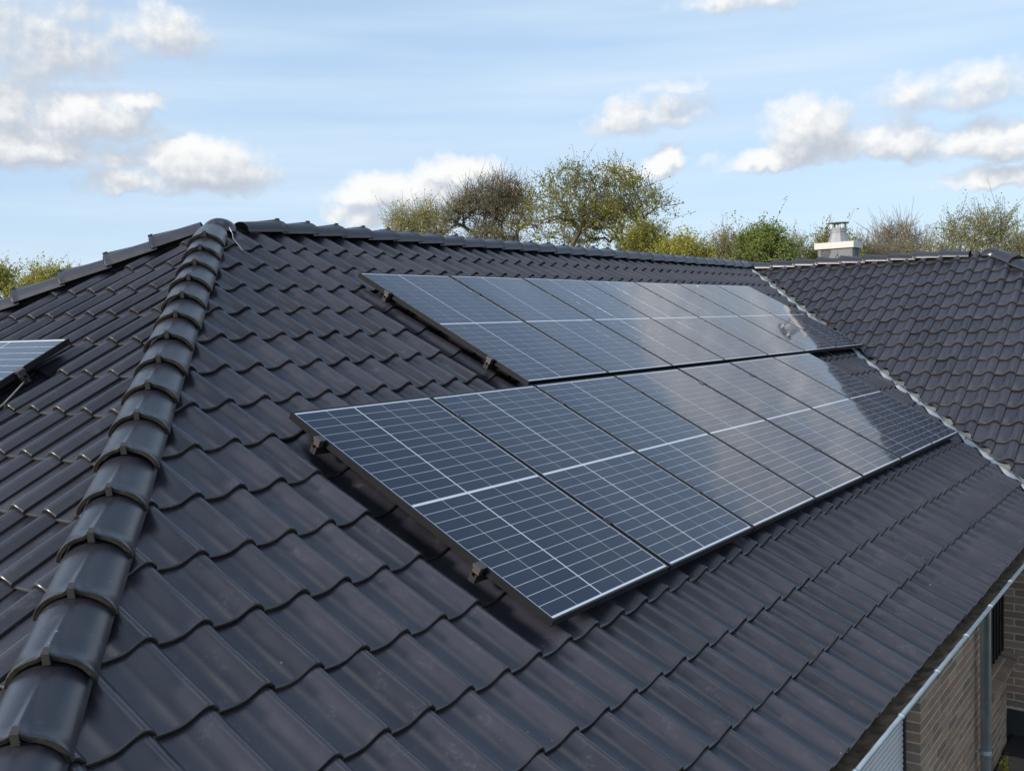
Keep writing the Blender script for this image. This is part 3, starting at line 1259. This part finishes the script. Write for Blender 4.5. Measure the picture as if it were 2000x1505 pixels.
ORD = ['leftmost', 'second from left', 'third from left', 'fourth from left', 'fifth from left', 'sixth from left', 'rightmost']
for i in range(7):
    solar_panel(F_MAIN, i * 1.075, 0.0, 'solar panel on the front slope, %s in the lower row' % ORD[i], 'solar panels in the lower row')
for i in range(7):
    solar_panel(F_MAIN, 2.142 + i * 1.075, 1.794, 'solar panel on the front slope, %s in the upper row' % ORD[i], 'solar panels in the upper row')
solar_panel(F_LEFT, -3.29 - PW, 2.555 - PLN, 'solar panel on the hip end slope, cut by the left edge of the photo', 'solar panels on the hip end slope')


def rail(frame, a0, a1, b, joints, ends, label, group):
    r = empty('mounting_rail')
    r.matrix_basis = frame.mw(0, b, 0)
    tag(r, label, 'mounting rail', group)
    m = MB()
    m.box(a0, a1, -.019, -.008, -FT - .042, -FT - .001)
    m.box(a0, a1, .008, .019, -FT - .042, -FT - .001)
    m.box(a0, a1, -.008, .008, -FT - .042, -FT - .012)
    m.build('profile', MT['rail'], r)
    for e, sgn in ends:
        m = MB()
        m.box(min(e, e - sgn * .042), max(e, e - sgn * .042), -.024, .024, -.012, .004)
        m.box(min(e - sgn * .006, e - sgn * .036), max(e - sgn * .006, e - sgn * .036), -.020, .020, -FT - .001, -.012)
        m.box(min(e, e + sgn * .010), max(e, e + sgn * .010), -.022, .022, .0008, .004)
        m.build('end_clamp', MT['clamp'], r, bevel=.0012)
    for j in joints:
        m = MB()
        m.box(j - .0085, j + .0085, -.024, .024, -FT, .001)
        m.box(j - .017, j + .017, -.024, .024, .001, .0036)
        m.build('middle_clamp', MT['frame'], r)
    a = a0 + .42
    while a < a1 - .1:
        m = MB()
        m.box(a - .015, a + .015, -.05, .03, -FT - .064, -FT - .042)
        m.box(a - .015, a + .015, .03, .09, PAN - .02, -FT - .05)
        m.build('roof_hook', MT['rail'], r)
        a += TW * 4
    return r


for rowi, (u0, vs_, nm) in enumerate(((0.0, (.409, 1.498), 'lower'), (2.142, (2.138, 3.193), 'upper'))):
    for k, v_ in enumerate(vs_):
        js = [u0 + i * 1.075 - .010 for i in range(1, 7)]
        rail(F_MAIN, u0 - .045, u0 + 7 * 1.075 + .03, v_, js, [(u0 - .001, 1), (u0 + 7 * 1.075 - .019, -1)],
             '%s mounting rail with clamps under the %s panel row' % ('bottom' if k == 0 else 'top', nm), 'mounting rails')
for k, b_ in enumerate((2.555 - .36, 2.555 - 1.4)):
    rail(F_LEFT, -3.29 - PW - .2, -3.29 + .05, b_, [], [(-3.29 + .001, -1)],
         '%s mounting rail under the panel at the left edge' % ('upper' if k == 0 else 'lower'), 'mounting rails')

# ------------------------------------------------------------------ loose bits
m = MB()
q = [(1.63, 4.48, -.075), (1.58, 4.37, -.080), (1.52, 4.28, -.082), (1.49, 4.20, -.082), (1.475, 4.145, -.083), (1.45, 4.07, -.086)]
m.tube([F_MAIN.p(*p) for p in q], .004, 6)
tag(m.build('cord', MT['cord'], smooth=True), 'thin white cord lying on the tiles beside the roof apex', 'cord')
m = MB()
q = [(-3.30, 2.22, -.05), (-3.25, 2.20, -.062), (-3.225, 2.192, -.068), (-3.255, 2.205, -.07), (-3.262, 2.18, -.07), (-3.25, 2.15, -.072), (-3.206, 2.07, -.075), (-3.16, 1.97, -.08), (-3.15, 1.85, -.083)]
m.tube([F_LEFT.p(*p) for p in q], .005, 6)
tag(m.build('cable', MT['cable'], smooth=True), 'grey cable hanging from the panel at the left edge', 'cable')

# terrace
m = MB()
m.box(5.2, 9.0, -4.0, YW + .12, GZ - .06, GZ - .012)
terr = tag(m.build('terrace', MT['plinth']), kind='structure')
pm = bme(.392, .392, .04)
pav = bpy.data.meshes.new('paver')
bm = bmesh.new()
bm.from_mesh(pm)
bm.to_mesh(pav)
bm.free()
pav.materials.append(MT['paver'])
for i in range(6):
    for j in range(6):
        o = bpy.data.objects.new('paver', pav)
        COL.objects.link(o)
        o.parent = terr
        o.location = (5.1 + .4 * i + .2, YW - .02 - .4 * j - .2, GZ - .012 + random.gauss(0, .001))
m = MB()
m.box(7.0, XWW - .025, YW - .95, YW - .02, GZ + .009, GZ + .03)
tag(m.build('door_mat', MT['plinth']), 'dark flat mat on the terrace in front of the side door', 'mat')


def leaf_quads(pts, sizes, up=.35):
    """one small folded leaf per point"""
    v, f = [], []
    for p, s in zip(pts, sizes):
        a = V((random.gauss(0, 1), random.gauss(0, 1), random.gauss(0, 1))).normalized()
        b = a.orthogonal().normalized()
        b = (Matrix.Rotation(random.uniform(0, 6.28), 3, a) @ b)
        c = a.cross(b)
        o = len(v)
        v += [p - a * s * .5, p + b * s * .36 + c * s * .1, p + a * s * .5, p - b * s * .36 + c * s * .1]
        f += [(o, o + 1, o + 2), (o, o + 2, o + 3)]
    return v, f


def tree(name, label, base, height, width, seed, leafm, barkm, low=.3, lobes=9, nodes=420, leaves=9, leaf=.13, clump=.17,
         twigs=3, trunks=1, lean=0.0, group=None, bare=0.0, sc=1.0):
    """branches are grown towards points spread through the lobes of the crown"""
    r_ = np.random.default_rng(seed)
    root = empty(name, base)
    tag(root, label, 'tree', group)
    H, W = height, width
    # lobes: centres on an uneven dome
    lc, lr = [], []
    for i in range(lobes):
        a = r_.uniform(0, 6.283)
        t = r_.uniform(0, 1) ** .7
        z = low + (1 - low) * (.18 + .72 * r_.random())
        env = math.sqrt(max(.04, 1 - ((z - low) / (1 - low)) ** 2.6)) * (.55 + .45 * min(1, (z - low) / (.35 * (1 - low))))
        rr = r_.uniform(.6, 1.1) * W * .62 / math.sqrt(lobes)
        rad = max(0.0, W / 2 * env - rr * .8) * t
        lc.append((rad * math.cos(a) + lean * W * (z - low), rad * math.sin(a) - lean * W * (z - low), min(z * H, H - rr * .85)))
        lr.append(rr)
    lc[0] = (lc[0][0] * .3, lc[0][1] * .3, H - lr[0] * .9)
    lc, lr = np.array(lc), np.array(lr)
    which = r_.choice(lobes, nodes, p=lr ** 2 / (lr ** 2).sum())
    d = r_.normal(size=(nodes, 3))
    d /= np.linalg.norm(d, axis=1)[:, None]
    rad = r_.random(nodes) ** .36
    tgt = lc[which] + d * (rad * lr[which])[:, None] * np.array([1, 1, .85])
    sc_ = (W / 2) / np.percentile(np.hypot(tgt[:, 0] - tgt[:, 0].mean(), tgt[:, 1] - tgt[:, 1].mean()), 93)
    tgt[:, :2] *= sc_
    rr_ = np.hypot(tgt[:, 0] - tgt[:, 0].mean(), tgt[:, 1] - tgt[:, 1].mean()) / (W / 2)
    zl = low * H
    tgt[:, 2] = zl + (tgt[:, 2] - zl) * np.clip(1.06 - .55 * rr_ ** 2, .3, 1.0)
    vig = r_.uniform(.35, 1.5, lobes)[which]
    # trunk
    P, par, plen = [], [], []
    for k in range(trunks):
        a = 6.283 * k / trunks + .5
        off = np.array([math.cos(a), math.sin(a), 0]) * (0 if trunks == 1 else W * .10)
        top = np.array([lean * W * .2, -lean * W * .2, low * H * 1.05]) + off * 2.2
        for j in range(6):
            P.append(off * .4 + (top - off * .4) * j / 5 + np.append(r_.normal(0, .012 * H * (j > 0), 2), 0))
            par.append(-1 if j == 0 else len(P) - 2)
            plen.append(0.0 if j == 0 else plen[-1] + low * H / 5)
    start = np.array([0, 0, low * H])
    order = np.argsort(np.linalg.norm(tgt - start, axis=1))
    cap = len(P) + nodes * 3 + 10
    A = np.zeros((cap, 3))
    Lp = np.zeros(cap)
    n = len(P)
    A[:n] = P
    Lp[:n] = plen
    parent = list(par)
    tips = []
    for i in order:
        q = tgt[i]
        dd = np.linalg.norm(A[:n] - q, axis=1)
        cost = dd * 1.0 + .22 * Lp[:n] + np.maximum(0, A[:n, 2] - q[2] + .1 * dd) * .8
        j = int(np.argmin(cost))
        dist = dd[j]
        steps = 1 if dist < .5 * sc else (2 if dist < 1.2 * sc else 3)
        a0 = A[j].copy()
        prev = j
        for k in range(1, steps + 1):
            t = k / steps
            p = a0 + (q - a0) * t
            p[2] += math.sin(t * math.pi) * dist * .10 * (1 if k < steps else 0)
            if k < steps:
                p += r_.normal(0, .07 * dist, 3)
            A[n] = p
            Lp[n] = Lp[prev] + dist / steps
            parent.append(prev)
            prev = n
            n += 1
        tips.append((n - 1, vig[i]))
    kids = np.zeros(n)
    rad2 = np.zeros(n)
    for k in range(n - 1, -1, -1):
        if kids[k] == 0:
            rad2[k] = (.010 * sc) ** 2.25
        if parent[k] >= 0:
            kids[parent[k]] += 1
            rad2[parent[k]] += rad2[k]
    rad_ = np.minimum(rad2 ** (1 / 2.25), .03 * H)
    wood = MB()
    for k in range(n):
        if parent[k] < 0:
            continue
        a, b = A[parent[k]], A[k]
        if np.linalg.norm(b - a) < 1e-4:
            continue
        wood.tube([a, b], [min(rad_[parent[k]], rad_[k] * 1.5), rad_[k]], 7 if rad_[k] > .08 else (5 if rad_[k] > .035 else 3), cap=False)
    lp, ls = [], []
    for k, vg in tips:
        p = A[k]
        dv_ = p - A[parent[k]]
        dv_ = dv_ / (np.linalg.norm(dv_) + 1e-6)
        for t in range(twigs):
            e = p + (dv_ * .7 + r_.normal(0, .55, 3) + np.array([0, 0, .35])) * r_.uniform(.25, .6) * sc
            mid = (p + e) / 2 + r_.normal(0, .04, 3)
            wood.tube([p, mid, e], [.010 * sc, .008 * sc, .005 * sc], 3, cap=False)
            if r_.random() < bare:
                continue
            c = int(r_.poisson(leaves * vg))
            for _ in range(c):
                lp.append(V(p + (e - p) * r_.uniform(.2, 1.05) + np.clip(r_.normal(0, 1, 3), -1.6, 1.6) * clump * .5 * sc))
                ls.append(leaf * sc * r_.uniform(.6, 1.35))
    wood.build('trunk', barkm, root, smooth=True)
    random.seed(seed)
    v, f = leaf_quads(lp, ls)
    obj('crown', mesh_from('crown', v, f, leafm), root)
    return root


def at_px(x, dist):
    v = c_f + c_r * ((x - 1000.0) / 1955.0) + c_d * ((620 - 752.5) / 1955.0)
    h = V((v.x, v.y, 0)).normalized()
    p = CAM + h * dist
    return (p.x, p.y, GZ)


def top_at(x, y, dist):
    v = c_f + c_r * ((x - 1000.0) / 1955.0) + c_d * ((y - 752.5) / 1955.0)
    hl_ = math.hypot(v.x, v.y)
    return CAM.z + dist * v.z / hl_ - GZ


TREES = [
    # x px, top y px, distance, width px, leaf, bark, kwargs, name, label
    (85, 500, 34, 150, 'leaf_gold', 'bark', dict(trunks=3, leaves=14.4, leaf=0.085, nodes=380), 'shrub_tree', 'golden green bushy treetop above the rear hip at the left'),
    (-25, 494, 38, 130, 'leaf_gold', 'bark', dict(trunks=3, leaves=12.8, leaf=0.085, nodes=300), 'shrub_tree', 'yellowish treetop cut by the left edge of the photo'),
    (785, 388, 44, 110, 'leaf_gold', 'twig', dict(trunks=2, leaves=5.6, leaf=0.073, nodes=300), 'young_tree', 'small pale green young tree, leftmost of the clump behind the ridge'),
    (850, 383, 46, 110, 'leaf_gold', 'twig', dict(trunks=2, leaves=6.4, leaf=0.079, nodes=300), 'young_tree', 'small golden green tree between the pale young tree and the bare crowns'),
    (935, 338, 42, 160, 'leaf_pale', 'bark', dict(low=.60, leaves=2.6, leaf=0.061, twigs=4, nodes=520), 'broadleaf_tree', 'nearly bare grey twigged tree left of the reddish trunk'),
    (1002, 322, 43, 140, 'leaf_brown', 'bark2', dict(low=.60, trunks=2, leaves=3.2, leaf=0.067, twigs=4, nodes=480), 'broadleaf_tree', 'sparse brown budding tree with reddish trunk beside the tall oak'),
    (1120, 300, 40, 250, 'leaf_olive', 'bark', dict(low=.60, leaves=5.5, leaf=0.094, nodes=620, lobes=26, twigs=2), 'oak_tree', 'tallest oak with olive spring leaves in the middle of the skyline'),
    (1215, 303, 41, 230, 'leaf_olive', 'bark', dict(low=.60, leaves=7.2, leaf=0.094, nodes=600, lobes=24, lean=.12, twigs=2), 'oak_tree', 'leafy leaning oak on the right side of the tall clump'),
    (1275, 415, 38, 140, 'leaf_olive', 'bark', dict(low=.60, trunks=2, leaves=9.6, leaf=0.098, nodes=360), 'broadleaf_tree', 'low olive green tree under the right oak'),
    (1335, 446, 36, 150, 'leaf_gold', 'bark', dict(trunks=4, leaves=16.0, leaf=0.085, nodes=420), 'shrub_tree', 'golden green bush rising over the ridge right of the oaks'),
    (1412, 434, 40, 150, 'leaf_brown', 'twig', dict(trunks=4, leaves=7.2, leaf=0.073, nodes=480, twigs=4), 'shrub_tree', 'brownish twiggy bush between the golden bush and the green tree'),
    (1492, 422, 38, 120, 'leaf_green', 'bark', dict(low=.60, trunks=2, leaves=12.8, leaf=0.098, nodes=420), 'broadleaf_tree', 'fresh green leafy tree left of the chimney'),
    (1562, 445, 48, 90, 'leaf_pale', 'twig', dict(trunks=2, leaves=3.2, leaf=0.061, nodes=260), 'young_tree', 'thin pale tree between the green tree and the chimney'),
    (1625, 430, 40, 125, 'leaf_olive', 'bark', dict(low=.60, trunks=2, leaves=12.8, leaf=0.091, nodes=400), 'broadleaf_tree', 'olive leafy tree directly behind the chimney'),
    (1745, 418, 44, 160, 'leaf_pale', 'twig', dict(low=.60, trunks=2, leaves=1.1, leaf=0.055, nodes=620, twigs=5), 'broadleaf_tree', 'bare grey twigged tree just right of the chimney'),
    (1685, 445, 42, 90, 'leaf_brown', 'twig', dict(trunks=2, leaves=2.6, leaf=0.061, nodes=300, twigs=4), 'shrub_tree', 'low brown twiggy tree touching the chimney on the right'),
    (1905, 388, 40, 210, 'leaf_pale', 'bark', dict(low=.60, trunks=2, leaves=5.1, leaf=0.073, nodes=560, lobes=11), 'broadleaf_tree', 'broad sparse tree above the wing ridge near the right edge'),
    (2020, 436, 44, 120, 'leaf_pale', 'twig', dict(low=.60, trunks=2, leaves=4.8, leaf=0.067, nodes=300), 'broadleaf_tree', 'sparse treetop cut by the right edge of the photo'),
]
for i, (x, y, dist, wpx, lm, bk, kw, nm, lab) in enumerate(TREES):
    dist *= 2.0
    kw = dict(kw)
    kw.setdefault('low', .56)
    tree(nm, lab, at_px(x, dist), top_at(x, y, dist) - .9, wpx * dist / 1955.0, 100 + i, MT[lm], MT[bk], group='trees behind the house', sc=dist / 46.0, **kw)

# small plant by the wall
base = V((6.55, YW - .10, GZ + .008))
pr = empty('small_plant', base)
tag(pr, 'small yellow leaved plant at the foot of the wall by the downpipe', 'plant')
pp = [V((random.gauss(0, .028), random.gauss(-.01, .02), abs(random.gauss(.08, .04)))) for _ in range(90)]
v, f = leaf_quads(pp, [random.uniform(.02, .045) for _ in pp])
obj('foliage', mesh_from('foliage', v, f, MT['leaf_gold']), pr)
m = MB()
for k in range(6):
    m.tube([(0, 0, -.01), (random.gauss(0, .02), random.gauss(0, .02), .09), (random.gauss(0, .03), random.gauss(-.01, .02), .12)], .003, 4)
m.build('stem', MT['twig'], pr)
